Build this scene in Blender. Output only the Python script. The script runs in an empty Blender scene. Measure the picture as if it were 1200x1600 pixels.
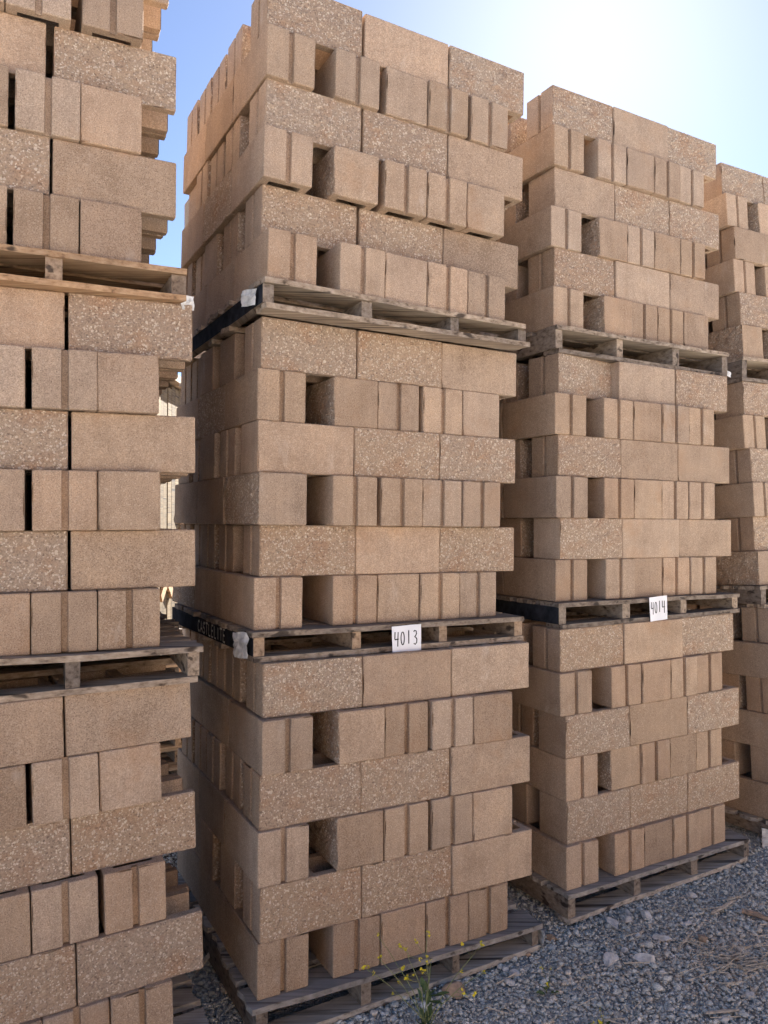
import bpy, bmesh, math, random
import numpy as np
from mathutils import Vector, Matrix, noise

rad = math.radians
SC = bpy.context.scene
COL = SC.collection

# ------------------------------------------------------------------ camera, sky, sun, exposure
cam_d = bpy.data.cameras.new('camera')
cam = bpy.data.objects.new('camera', cam_d); COL.objects.link(cam)
cam_d.sensor_fit = 'HORIZONTAL'; cam_d.sensor_width = 36.0; cam_d.lens = 36.66
cam_d.clip_start = 0.05; cam_d.clip_end = 2000
cam.location = (0, 0, 1.824)
cam.rotation_euler = (rad(90) + 0.0153, 0, 0)
SC.camera = cam

SUN_EL, SUN_AZ = rad(33.8), rad(14.9)          # azimuth to the right of straight ahead (+Y)
W = bpy.data.worlds.new('World'); SC.world = W; W.use_nodes = True
wn = W.node_tree; wn.nodes.clear()
sky = wn.nodes.new('ShaderNodeTexSky'); sky.sky_type = 'NISHITA'; sky.sun_disc = False
sky.sun_elevation = SUN_EL; sky.sun_rotation = SUN_AZ
sky.altitude = 300; sky.air_density = 0.35; sky.dust_density = 0.11; sky.ozone_density = 0.4
bgn = wn.nodes.new('ShaderNodeBackground'); bgn.inputs['Strength'].default_value = 0.05
wo = wn.nodes.new('ShaderNodeOutputWorld')
wn.links.new(sky.outputs[0], bgn.inputs[0]); wn.links.new(bgn.outputs[0], wo.inputs[0])

sun_d = bpy.data.lights.new('sun', 'SUN'); sun_d.energy = 5.0; sun_d.angle = rad(0.53); sun_d.color = (1.0, 0.95, 0.87)
sun = bpy.data.objects.new('sun', sun_d); COL.objects.link(sun)
sdir = Vector((math.sin(SUN_AZ) * math.cos(SUN_EL), math.cos(SUN_AZ) * math.cos(SUN_EL), math.sin(SUN_EL)))
sun.location = (3, 10, 8); sun.rotation_euler = (-sdir).to_track_quat('-Z', 'Y').to_euler()

vs = SC.view_settings
vs.view_transform = 'Standard'; vs.look = 'None'; vs.gamma = 1.0; vs.use_curve_mapping = False
vs.exposure = 2.95
SC.render.engine = 'CYCLES'; SC.cycles.max_bounces = 8; SC.cycles.diffuse_bounces = 5

# ------------------------------------------------------------------ helpers
def tag(o, label=None, cat=None, group=None, kind=None):
    if label: o['label'] = label
    if cat: o['category'] = cat
    if group: o['group'] = group
    if kind: o['kind'] = kind
    return o

def link(name, me, parent=None, mats=()):
    for m in mats: me.materials.append(m)
    o = bpy.data.objects.new(name, me); COL.objects.link(o)
    if parent: o.parent = parent
    return o

def pydata(name, V, Fc):
    me = bpy.data.meshes.new(name); me.from_pydata([tuple(v) for v in V], [], Fc); me.update(); return me

def empty(name, loc):
    o = bpy.data.objects.new(name, None); COL.objects.link(o); o.location = loc; o.empty_display_size = 0.1
    return o

class NT:
    """small node-tree writer"""
    def __init__(s, name):
        s.m = bpy.data.materials.new(name); s.m.use_nodes = True; s.t = s.m.node_tree; s.t.nodes.clear()
        s.out = s.n('ShaderNodeOutputMaterial'); s.b = s.n('ShaderNodeBsdfPrincipled')
        s.l(s.b.outputs[0], s.out.inputs[0])
        s.b.inputs['Specular IOR Level'].default_value = 0.25
    def n(s, t, **k):
        x = s.t.nodes.new(t)
        for a, v in k.items(): setattr(x, a, v)
        return x
    def l(s, a, b): s.t.links.new(a, b)
    def val(s, sock, v):
        if hasattr(v, 'is_output'): s.l(v, sock)
        else: sock.default_value = v
    def math(s, op, a, b=0.0, c=None):
        x = s.n('ShaderNodeMath', operation=op); s.val(x.inputs[0], a); s.val(x.inputs[1], b)
        if c is not None: s.val(x.inputs[2], c)
        return x.outputs[0]
    def mix(s, f, a, b, mode='MIX'):
        x = s.n('ShaderNodeMix', data_type='RGBA', blend_type=mode)
        s.val(x.inputs[0], f); s.val(x.inputs[6], a); s.val(x.inputs[7], b); return x.outputs[2]
    def ramp(s, f, pts, interp='LINEAR'):
        x = s.n('ShaderNodeValToRGB'); x.color_ramp.interpolation = interp
        e = x.color_ramp.elements
        while len(e) < len(pts): e.new(0.5)
        for el, (p, c) in zip(e, pts):
            el.position = p; el.color = c if len(c) == 4 else (*c, 1)
        s.l(f, x.inputs[0]); return x.outputs[0]
    def noise(s, vec, scale, detail=3, rough=0.55, out=0):
        x = s.n('ShaderNodeTexNoise'); s.l(vec, x.inputs['Vector'])
        x.inputs['Scale'].default_value = scale; x.inputs['Detail'].default_value = detail; x.inputs['Roughness'].default_value = rough
        return x.outputs[out]
    def voro(s, vec, scale, feat='F1', rnd=1.0):
        x = s.n('ShaderNodeTexVoronoi', feature=feat); s.l(vec, x.inputs['Vector'])
        x.inputs['Scale'].default_value = scale; x.inputs['Randomness'].default_value = rnd; return x
    def coords(s, shift=True, scale=(1, 1, 1)):
        tc = s.n('ShaderNodeTexCoord'); v = tc.outputs['Object']
        if shift:
            oi = s.n('ShaderNodeObjectInfo'); s.rnd = oi.outputs['Random']
            m = s.math('MULTIPLY', s.rnd, 37.0)
            cx = s.n('ShaderNodeCombineXYZ')
            s.l(m, cx.inputs[0]); s.l(s.math('MULTIPLY', s.rnd, 91.0), cx.inputs[1]); s.l(s.math('MULTIPLY', s.rnd, 53.0), cx.inputs[2])
            a = s.n('ShaderNodeVectorMath', operation='ADD'); s.l(v, a.inputs[0]); s.l(cx.outputs[0], a.inputs[1]); v = a.outputs[0]
        s.raw = v
        mp = s.n('ShaderNodeMapping'); mp.inputs['Scale'].default_value = scale; s.l(v, mp.inputs[0])
        return mp.outputs[0]
    def scaled(s, v, scale):
        mp = s.n('ShaderNodeMapping'); mp.inputs['Scale'].default_value = scale; s.l(v, mp.inputs[0]); return mp.outputs[0]
    def bump(s, h, dist, strength=1.0):
        x = s.n('ShaderNodeBump'); x.inputs['Distance'].default_value = dist; x.inputs['Strength'].default_value = strength
        s.l(h, x.inputs['Height']); s.l(x.outputs[0], s.b.inputs['Normal'])
    def done(s, col, rough=0.9):
        s.val(s.b.inputs['Base Color'], col); s.val(s.b.inputs['Roughness'], rough); return s.m

# ------------------------------------------------------------------ materials
def mat_smooth():
    t = NT('smooth_concrete'); v = t.coords()
    base = t.ramp(t.rnd, [(0, (.365, .26, .176)), (.3, (.42, .304, .21)), (.55, (.394, .297, .218)), (.8, (.432, .302, .204)), (1, (.355, .264, .19))])
    mott = t.noise(v, 7, 4, .6)
    col = t.mix(1.0, base, t.ramp(mott, [(.28, (.82, .80, .78)), (.5, (1, 1, 1)), (.75, (1.14, 1.12, 1.08))]), 'MULTIPLY')
    streak = t.noise(t.scaled(v, (45, 45, 2.5)), 1, 3)
    col = t.mix(.55, col, t.mix(1.0, col, t.ramp(streak, [(.3, (.88, .88, .88)), (.65, (1.08, 1.08, 1.08))]), 'MULTIPLY'))
    grain = t.noise(v, 260, 3, .7)
    col = t.mix(1.0, col, t.ramp(grain, [(.3, (.60, .57, .54)), (.5, (1, 1, 1)), (.72, (1.34, 1.32, 1.30))]), 'MULTIPLY')
    sp = t.voro(v, 270)
    bw = t.n('ShaderNodeSeparateColor'); t.l(sp.outputs['Color'], bw.inputs[0])
    col = t.mix(t.ramp(bw.outputs[0], [(.84, (0, 0, 0)), (.9, (.42, .42, .42))]), col, (.60, .47, .35, 1))      # pale sand grains
    pit = t.voro(v, 190); pw = t.n('ShaderNodeSeparateColor'); t.l(pit.outputs['Color'], pw.inputs[0])
    pits = t.math('MULTIPLY', t.math('LESS_THAN', pit.outputs['Distance'], .26), t.math('GREATER_THAN', pw.outputs[1], .72))
    col = t.mix(t.math('MULTIPLY', pits, .55), col, (.12, .075, .05, 1))                                    # open pores
    stain = t.noise(v, 3.1, 4, .7)
    col = t.mix(t.ramp(stain, [(.56, (0, 0, 0)), (.75, (.45, .45, .45))]), col, (.40, .225, .115, 1))
    hv = t.n('ShaderNodeTexWhiteNoise', noise_dimensions='1D'); t.l(t.math('MULTIPLY', t.rnd, 713.0), hv.inputs['W'])
    col = t.mix(1.0, col, t.ramp(hv.outputs['Value'], [(0, (.84, .83, .83)), (.5, (1, 1, 1)), (1, (1.10, 1.11, 1.13))]), 'MULTIPLY')
    eff = t.noise(t.scaled(v, (3, 3, 1.2)), 2.2, 6, .75)
    col = t.mix(t.ramp(eff, [(.60, (0, 0, 0)), (.80, (.55, .55, .55))]), col, (.58, .50, .42, 1))             # pale lime bloom
    h = t.math('SUBTRACT', grain, t.math('MULTIPLY', pits, .8))
    t.bump(h, .0022, .8)
    return t.done(col, .95)

def mat_split():
    t = NT('split_face_aggregate'); v = t.coords()
    base = t.ramp(t.rnd, [(0, (.365, .262, .185)), (.4, (.40, .30, .218)), (.7, (.415, .296, .20)), (1, (.38, .288, .212))])
    patch = t.noise(v, 9, 3, .6)
    base = t.mix(t.ramp(patch, [(.5, (0, 0, 0)), (.68, (.7, .7, .7))]), base, (.38, .235, .145, 1))
    grain = t.noise(v, 170, 3, .7)
    col = t.mix(1.0, base, t.ramp(grain, [(.3, (.6, .58, .56)), (.5, (1, 1, 1)), (.72, (1.3, 1.3, 1.3))]), 'MULTIPLY')
    dv = t.n('ShaderNodeVectorMath', operation='ADD'); t.l(v, dv.inputs[0])
    ns = t.n('ShaderNodeVectorMath', operation='SCALE'); t.l(t.noise(v, 60, 2, .5, 1), ns.inputs[0]); ns.inputs['Scale'].default_value = .012
    t.l(ns.outputs[0], dv.inputs[1])
    hs = None
    for sc, lo, colr, k in ((100, .83, [(0, (.60, .47, .34)), (.5, (.74, .63, .50)), (1, (.50, .35, .24))], .32), (175, .79, [(0, (.60, .48, .36)), (1, (.80, .70, .57))], .34)):
        c = t.voro(dv.outputs[0], sc); cw = t.n('ShaderNodeSeparateColor'); t.l(c.outputs['Color'], cw.inputs[0])
        m = t.math('MULTIPLY', t.math('GREATER_THAN', cw.outputs[0], lo), t.math('LESS_THAN', c.outputs['Distance'], k * 1.5))
        chip = t.ramp(cw.outputs[1], colr)
        col = t.mix(t.math('MULTIPLY', m, .74), col, chip)
        hs = m if hs is None else t.math('ADD', hs, m)
    d = t.voro(dv.outputs[0], 120); dw = t.n('ShaderNodeSeparateColor'); t.l(d.outputs['Color'], dw.inputs[0])
    dm = t.math('MULTIPLY', t.math('GREATER_THAN', dw.outputs[2], .84), t.math('LESS_THAN', d.outputs['Distance'], .4))
    col = t.mix(t.math('MULTIPLY', dm, .55), col, (.15, .10, .075, 1))
    rel = t.noise(v, 55, 4, .7)
    h = t.math('ADD', t.math('ADD', t.math('MULTIPLY', rel, 2.0), grain), t.math('SUBTRACT', t.math('MULTIPLY', hs, .5), dm))
    t.bump(h, .0045, .9)
    return t.done(col, .9)

def mat_wood(name, a, b, dark, axis='x', rough=.85):
    t = NT(name); v = t.coords()
    sc = (1.5, 60, 60) if axis == 'x' else (60, 1.5, 60)
    g = t.noise(t.scaled(v, sc), 1, 5, .65)
    col = t.ramp(g, [(.3, dark), (.43, a), (.66, b)])
    crk = t.noise(t.scaled(v, tuple(q * .45 for q in sc)), 1, 2, .4)
    col = t.mix(t.ramp(crk, [(.30, (.85, .85, .85)), (.36, (0, 0, 0))]), col, (.035, .025, .02, 1))
    blot = t.noise(v, 5, 3)
    col = t.mix(1.0, col, t.ramp(blot, [(.3, (.7, .7, .72)), (.6, (1.05, 1.03, 1.0))]), 'MULTIPLY')
    k = t.n('ShaderNodeObjectInfo')
    col = t.mix(1.0, col, t.ramp(k.outputs['Random'], [(0, (.62, .62, .64)), (.5, (.95, .95, .95)), (1, (1.28, 1.22, 1.14))]), 'MULTIPLY')
    t.bump(g, .003, .8)
    return t.done(col, rough)

def mat_plain(name, col, rough=.7, var=.15, scale=12, bump=0.0):
    t = NT(name); v = t.coords()
    n = t.noise(v, scale, 4, .6)
    lo = tuple(c * (1 - var * 1.6) for c in col); hi = tuple(min(1, c * (1 + var)) for c in col)
    c = t.ramp(n, [(.3, lo), (.7, hi)])
    if bump: t.bump(n, bump, .8)
    return t.done(c, rough)

def mat_gravel_bed():
    t = NT('gravel_bed'); v = t.coords(False)
    n = t.noise(v, 1.3, 4, .6)
    c = t.voro(v, 85); cw = t.n('ShaderNodeSeparateColor'); t.l(c.outputs['Color'], cw.inputs[0])
    st = t.ramp(cw.outputs[0], [(0, (.36, .36, .35)), (.5, (.53, .53, .515)), (.85, (.63, .63, .61)), (1, (.70, .69, .66))])
    col = t.mix(t.ramp(n, [(.5, (0, 0, 0)), (.72, (.7, .7, .7))]), st, (.54, .45, .35, 1))
    ln = t.n('ShaderNodeVectorMath', operation='DISTANCE'); t.l(v, ln.inputs[0]); ln.inputs[1].default_value = (1.0, 3.0, 0)
    wob = t.math('ADD', ln.outputs['Value'], t.math('MULTIPLY', n, 3.0))
    mr = t.n('ShaderNodeMapRange'); t.l(wob, mr.inputs[0]); mr.inputs[1].default_value = 5.0; mr.inputs[2].default_value = 8.0
    dirt = t.mix(t.noise(v, 2.2, 5, .65), (.42, .405, .385, 1), (.55, .53, .50, 1))
    col = t.mix(mr.outputs[0], col, dirt)                     # gravel apron gives way to dusty dirt, made pale to bounce light onto the fronts
    dt = t.n('ShaderNodeVectorMath', operation='DOT_PRODUCT'); t.l(v, dt.inputs[0]); dt.inputs[1].default_value = (-.47, .88, 0)
    m2 = t.n('ShaderNodeMapRange'); t.l(t.math('ADD', dt.outputs['Value'], t.math('MULTIPLY', t.noise(v, .9, 4), .8)), m2.inputs[0]); m2.inputs[1].default_value = 4.2; m2.inputs[2].default_value = 4.8
    soil = t.mix(t.noise(v, 14, 6, .7), (.09, .07, .05, 1), (.24, .19, .145, 1))
    col = t.mix(m2.outputs[0], col, soil)                     # brown soil and rubble behind the stacks, made dark to cut bounce into the alley
    t.bump(t.math('SUBTRACT', 1.0, c.outputs['Distance']), .012, .9)
    return t.done(col, .95)

def mat_stone():
    t = NT('gravel_stone'); 
    at = t.n('ShaderNodeAttribute', attribute_name='tone'); v = t.coords(False)
    col = t.ramp(at.outputs['Fac'], [(0, (.34, .345, .315)), (.35, (.50, .505, .465)), (.65, (.62, .62, .57)), (.84, (.70, .69, .635)), (.92, (.60, .52, .42)), (1, (.82, .80, .74))])
    g = t.noise(v, 220, 3, .6)
    col = t.mix(1.0, col, t.ramp(g, [(.3, (.75, .75, .75)), (.7, (1.2, 1.2, 1.2))]), 'MULTIPLY')
    t.bump(g, .002, .7)
    return t.done(col, .9)

M_S, M_R = mat_smooth(), mat_split()
M_WG = mat_wood('weathered_grey_wood', (.25, .195, .145), (.42, .35, .28), (.07, .05, .036), 'x')
M_WGy = mat_wood('weathered_grey_stringer', (.24, .19, .145), (.37, .31, .25), (.08, .06, .045), 'y')
M_WP = mat_wood('pale_weathered_deck', (.37, .335, .29), (.54, .50, .45), (.13, .11, .09), 'x')
M_WB = mat_wood('brown_pallet_wood', (.33, .205, .115), (.48, .33, .205), (.10, .06, .035), 'x')
M_WBy = mat_wood('brown_stringer_wood', (.25, .18, .125), (.38, .29, .21), (.09, .06, .04), 'y')
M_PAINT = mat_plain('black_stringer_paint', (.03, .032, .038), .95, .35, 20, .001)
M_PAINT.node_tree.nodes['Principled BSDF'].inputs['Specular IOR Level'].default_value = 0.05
M_PAPER = mat_plain('white_card', (.82, .82, .84), .8, .03, 8)
M_INK = mat_plain('black_marker', (.02, .02, .025), .6, .1)
M_STENCIL = mat_plain('worn_stencil_paint', (.72, .70, .62), .8, .35, 60)
M_PLAST = mat_plain('torn_white_plastic', (.66, .65, .62), .45, .25, 25)
M_BED, M_STONE = mat_gravel_bed(), mat_stone()
M_ROCK = mat_plain('grey_rock', (.58, .56, .53), .9, .25, 30, .004)
M_ROCKB = mat_plain('brown_rock', (.36, .26, .185), .9, .25, 30, .004)
M_STICK = mat_plain('dry_bleached_wood', (.50, .43, .34), .85, .3, 40, .002)
M_STEM = mat_plain('weed_stem', (.24, .26, .11), .7, .25, 40)
M_LEAF = mat_plain('weed_leaf', (.10, .15, .055), .6, .3, 30)
M_PETAL = mat_plain('yellow_petal', (.75, .62, .04), .6, .12, 60)
M_SHED = mat_wood('pale_plank_wood', (.17, .12, .065), (.24, .18, .10), (.07, .045, .025), 'y')

# ------------------------------------------------------------------ the stacks: four towers of three loads, six courses each
H, BL, BW, BH = 0.1945, 0.397, 0.194, 0.1936
CUBES = {
  'T1t': dict(at=(-1.822, 2.197, 2.701), yaw=0.4523, tx=0.0008, ty=0.0052,
    lay={'A1': (0.01, -0.005), 'B1': (0.018, -0.04, 1.072), 'A2': (0.013, 0.009), 'B2': (0.018, -0.035, 1.072), 'A3': (0.010, -0.022), 'B3': (0.019, -0.051, 1.072), }),
  'T1m': dict(at=(-1.764, 2.225, 1.408), yaw=0.4040, tx=-0.0008, ty=-0.0068,
    lay={'A1': (0.009, 0.001), 'B1': (0.018, -0.041, 1.071), 'A2': (0.015, -0.007), 'B2': (0.018, -0.047, 1.072), 'A3': (0.013, -0.013), 'B3': (0.018, -0.042, 1.071), }),
  'T1b': dict(at=(-1.682, 2.109, 0.096), yaw=0.5088, tx=-0.0008, ty=-0.0273,
    lay={'A1': (-0.001, -0.020), 'B1': (0.019, -0.022, 1.073), 'A2': (0.012, 0.009), 'B2': (0.020, -0.028, 1.075), 'A3': (0.016, -0.037), 'B3': (0.024, -0.053, 1.080), }),
  'T2t': dict(at=(-0.473, 2.878, 2.710), yaw=0.5024, tx=0.0003, ty=0.0245,
    lay={'A1': (0.020, -0.006), 'B1': (0.008, -0.025, 1.116), 'A2': (0.021, -0.009), 'B2': (0.003, -0.043, 1.100), 'A3': (0.025, 0.017), 'B3': (0.015, -0.083, 1.073), }),
  'T2m': dict(at=(-0.497, 2.899, 1.432), yaw=0.5069, tx=0.0037, ty=0.0099,
    lay={'A1': (0.027, -0.013), 'B1': (0.012, -0.023, 1.115), 'A2': (0.009, -0.033), 'B2': (0.003, -0.054, 1.107), 'A3': (0.033, -0.006), 'B3': (0.006, -0.022, 1.113), }),
  'T2b': dict(at=(-0.465, 2.786, 0.154), yaw=0.4894, tx=-0.0007, ty=0.0055,
    lay={'A1': (0.033, 0.007), 'B1': (0.019, -0.028, 1.098), 'A2': (0.013, -0.023), 'B2': (0.005, -0.033, 1.109), 'A3': (0.013, -0.036), 'B3': (0.008, -0.038, 1.077), }),
  'T3t': dict(at=(0.782, 3.724, 2.762), yaw=0.5180, tx=0.0045, ty=-0.0001,
    lay={'A1': (0.016, -0.018), 'B1': (0.011, -0.036, 1.073), 'A2': (0.034, -0.015), 'B2': (0.003, -0.027, 1.091), 'A3': (0.027, -0.017), 'B3': (-0.000, -0.038, 1.114), }),
  'T3m': dict(at=(0.774, 3.635, 1.464), yaw=0.5005, tx=0.0002, ty=0.0055,
    lay={'A1': (0.035, 0.002), 'B1': (0.000, -0.030, 1.095), 'A2': (0.023, -0.023), 'B2': (-0.001, -0.036, 1.088), 'A3': (0.026, -0.029), 'B3': (0.007, -0.034, 1.089), }),
  'T3b': dict(at=(0.794, 3.562, 0.176), yaw=0.5077, tx=-0.0002, ty=-0.0086,
    lay={'A1': (0.010, -0.011), 'B1': (-0.007, -0.027, 1.104), 'A2': (0.024, -0.027), 'B2': (0.026, -0.022, 1.065), 'A3': (0.027, -0.024), 'B3': (0.010, -0.039, 1.079), }),
  'T4t': dict(at=(2.026, 4.525, 2.784), yaw=0.5285, tx=-0.0391, ty=-0.0219,
    lay={'A1': (-0.001, 0.009), 'B1': (-0.012, -0.017, 1.090), 'A2': (0.027, -0.033), 'B2': (0.014, -0.025, 1.090), 'A3': (0.037, -0.039), 'B3': (0.025, -0.046, 1.090), }),
  'T4m': dict(at=(2.072, 4.414, 1.476), yaw=0.5138, tx=-0.0515, ty=-0.0154,
    lay={'A1': (0.022, -0.009), 'B1': (-0.002, -0.019, 1.090), 'A2': (0.023, -0.026), 'B2': (0.012, -0.035, 1.090), 'A3': (0.024, -0.019), 'B3': (0.012, -0.042, 1.090), }),
}
CUBES['T4b'] = dict(at=(2.150, 4.285, 0.190), yaw=0.5138, tx=-0.040, ty=-0.012,
    lay={'A1': (.02, -.01), 'B1': (0, -.02, 1.09), 'A2': (.02, -.02), 'B2': (.012, -.035, 1.09), 'A3': (.024, -.02), 'B3': (.012, -.04, 1.09)})
CUBES['T1t']['lay']['A1'] = (-.010, .04)
# front faces of the long courses (R rough split face, s smooth), left to right
AF = {'T1t': 'sss ssR sRs', 'T1m': 'ssR sRs RRs', 'T1b': 'sss sRR sRR', 'T2t': 'RsR RRs RRs', 'T2m': 'RRs sRR RsR', 'T2b': 'Rss RRs RRs',
      'T3t': 'RsR sRR Rss', 'T3m': 'RsR Rss Rss', 'T3b': 'RsR RsR RRR', 'T4t': 'RRs sRs Rss', 'T4m': 'RsR RsR RRs', 'T4b': 'sss sRs sss'}
# end-on courses, left to right: F grooved end, P plain end, > rough left side, ~ and = wider joint before it
BF = {'T1t': 'F F F F =F|F F F ~F P|F F P ~F P', 'T1m': 'F F F ~F P|F F P ~F P|F F F F F', 'T1b': 'F P F ~F P|F F F F ~F|F F F F F',
      'T2t': 'F F =P F ~F|F >P =F F P|F F P F F', 'T2m': 'F >P F ~F P|<P F ~F F F|F F P F F', 'T2b': 'F >P F ~F P|F >P F ~F P|F F P F F',
      'T3t': 'F F P F F|F >P F P F|F >P F F P', 'T3m': 'F F P F F|F F P F F|F F P F F', 'T3b': 'F F P F F|F >P F P F|F F P F F',
      'T4t': 'F >P F F F|F F P F F|<P >P F F F', 'T4m': 'F F P F F|F F P F F|<P F F F P', 'T4b': 'F F P F F|F F P F F|F F P F F'}
SIDE_ROUGH = {('T2t', 'B2', 1), ('T2m', 'B1', 1), ('T2m', 'B3', 2)}
STACK = {'T1': 'leftmost stack', 'T2': 'second stack', 'T3': 'third stack', 'T4': 'rightmost stack'}
LOAD = {'t': 'top', 'm': 'middle', 'b': 'bottom'}
ORD = ['first', 'second', 'third', 'fourth', 'fifth', 'sixth']

def frame(n):
    c = CUBES[n]
    return Matrix.Translation(c['at']) @ Matrix.Rotation(c['yaw'], 4, 'Z') @ Matrix.Rotation(c['tx'], 4, 'X') @ Matrix.Rotation(c['ty'], 4, 'Y')
FRAME = {n: frame(n) for n in CUBES}

def lines(h, fixed, step):
    base = sorted(set([-h, -h + .004, h - .004, h] + fixed))
    out = [base[0]]
    for b in base[1:]:
        k = max(1, round((b - out[-1]) / step)); a = out[-1]
        out += [a + (b - a) * i / k for i in range(1, k + 1)]
    return out

def make_block(rough, groove, seed, opened=False):
    hx, hy, hz = BL / 2, BW / 2, BH / 2
    st = .0095 if rough else .0125
    X = lines(hx, [-hx + .03, hx - .03, -.165, -.0175, .0175, .165], st)
    Y = lines(hy, [-.063, -.0115, -.009, .009, .0115, .063], .02)
    Z = lines(hz, [], st)
    nx, ny, nz = len(X) - 1, len(Y) - 1, len(Z) - 1
    off = Vector((seed * 7.3, seed * 3.1, seed * 5.7))
    V, ix = [], {}
    def vert(i, j, k):
        if (i, j, k) in ix: return ix[i, j, k]
        x, y, z = X[i], Y[j], Z[k]
        p = Vector((x, y, z))
        ex, ey, ez = i in (0, nx), j in (0, ny), k in (0, nz)
        d = Vector((0, 0, 0))
        if ex + ey + ez >= 2:                                   # worn arris, chipped here and there
            w = .0012 + .0016 * abs(noise.noise(p * 45 + off)) + max(0, noise.noise(p * 16 + off * 2) - .27) * (.075 if seed % 3 == 0 else .03)
            if ex + ey + ez == 3: w += .002 + .004 * abs(noise.noise(p * 9 + off * 3))
            if rough and j == 0: w += .003 * abs(noise.noise(p * 70 + off))
            if ex: d.x -= math.copysign(w, x)
            if ey: d.y -= math.copysign(w, y)
            if ez: d.z -= math.copysign(w * .8, z)
        if rough and j == 0:
            q = Vector((x, 0, z))
            r = noise.noise(q * 9 + off) * .006 + noise.noise(q * 27 + off) * .0045 + noise.noise(q * 75 + off * 2) * .0028
            d.y += r + .002
        else:
            d += Vector((noise.noise(p * 30 + off), noise.noise(p * 30 - off), 0)) * .0004
        if groove and not (opened and x > 0) and (i in (0, nx) or (i in (1, nx - 1) and ez)) and abs(y) <= .0093:
            d.x -= math.copysign(.017, x)
        ix[i, j, k] = len(V); V.append(p + d); return ix[i, j, k]
    Fc, mi = [], []
    def core(i, j):
        xm, ym = abs((X[i] + X[i + 1]) / 2), abs((Y[j] + Y[j + 1]) / 2)
        return ym < .063 and (.0175 < xm < .165 or (opened and (X[i] + X[i + 1]) / 2 > .0175))
    for i in range(nx):
        for k in range(nz):
            Fc.append((vert(i, 0, k), vert(i + 1, 0, k), vert(i + 1, 0, k + 1), vert(i, 0, k + 1))); mi.append(1 if rough else 0)
            Fc.append((vert(i, ny, k), vert(i, ny, k + 1), vert(i + 1, ny, k + 1), vert(i + 1, ny, k))); mi.append(0)
        for j in range(ny):
            if core(i, j): continue
            Fc.append((vert(i, j, 0), vert(i, j + 1, 0), vert(i + 1, j + 1, 0), vert(i + 1, j, 0))); mi.append(0)
            Fc.append((vert(i, j, nz), vert(i + 1, j, nz), vert(i + 1, j + 1, nz), vert(i, j + 1, nz))); mi.append(0)
    for j in range(ny):
        for k in range(nz):
            Fc.append((vert(0, j, k), vert(0, j, k + 1), vert(0, j + 1, k + 1), vert(0, j + 1, k))); mi.append(0)
            if opened and abs((Y[j] + Y[j + 1]) / 2) < .063: continue
            Fc.append((vert(nx, j, k), vert(nx, j + 1, k), vert(nx, j + 1, k + 1), vert(nx, j, k + 1))); mi.append(0)
    for i in range(nx):                                         # walls of the two open cells
        for j in range(ny):
            if not core(i, j): continue
            for (di, dj, a, b) in ((0, -1, (0, 0), (1, 0)), (0, 1, (1, 1), (0, 1)), (-1, 0, (0, 1), (0, 0)), (1, 0, (1, 0), (1, 1))):
                if i + di == nx and opened: continue                 # open end: no end wall
                if not core(i + di, j + dj):
                    A, B = (i + a[0], j + a[1]), (i + b[0], j + b[1])
                    Fc.append((vert(*A, 0), vert(*A, nz), vert(*B, nz), vert(*B, 0))); mi.append(0)
    me = pydata('block', V, Fc)
    me.polygons.foreach_set('material_index', mi)
    me.materials.append(M_S); me.materials.append(M_R)
    return me

BM = {}
for r_ in (0, 1):
    for g_ in (0, 1):
        BM[r_, g_] = [make_block(r_, g_, 11 + s * 4 + r_ * 2 + g_) for s in range(4 if r_ else 3)]

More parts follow.
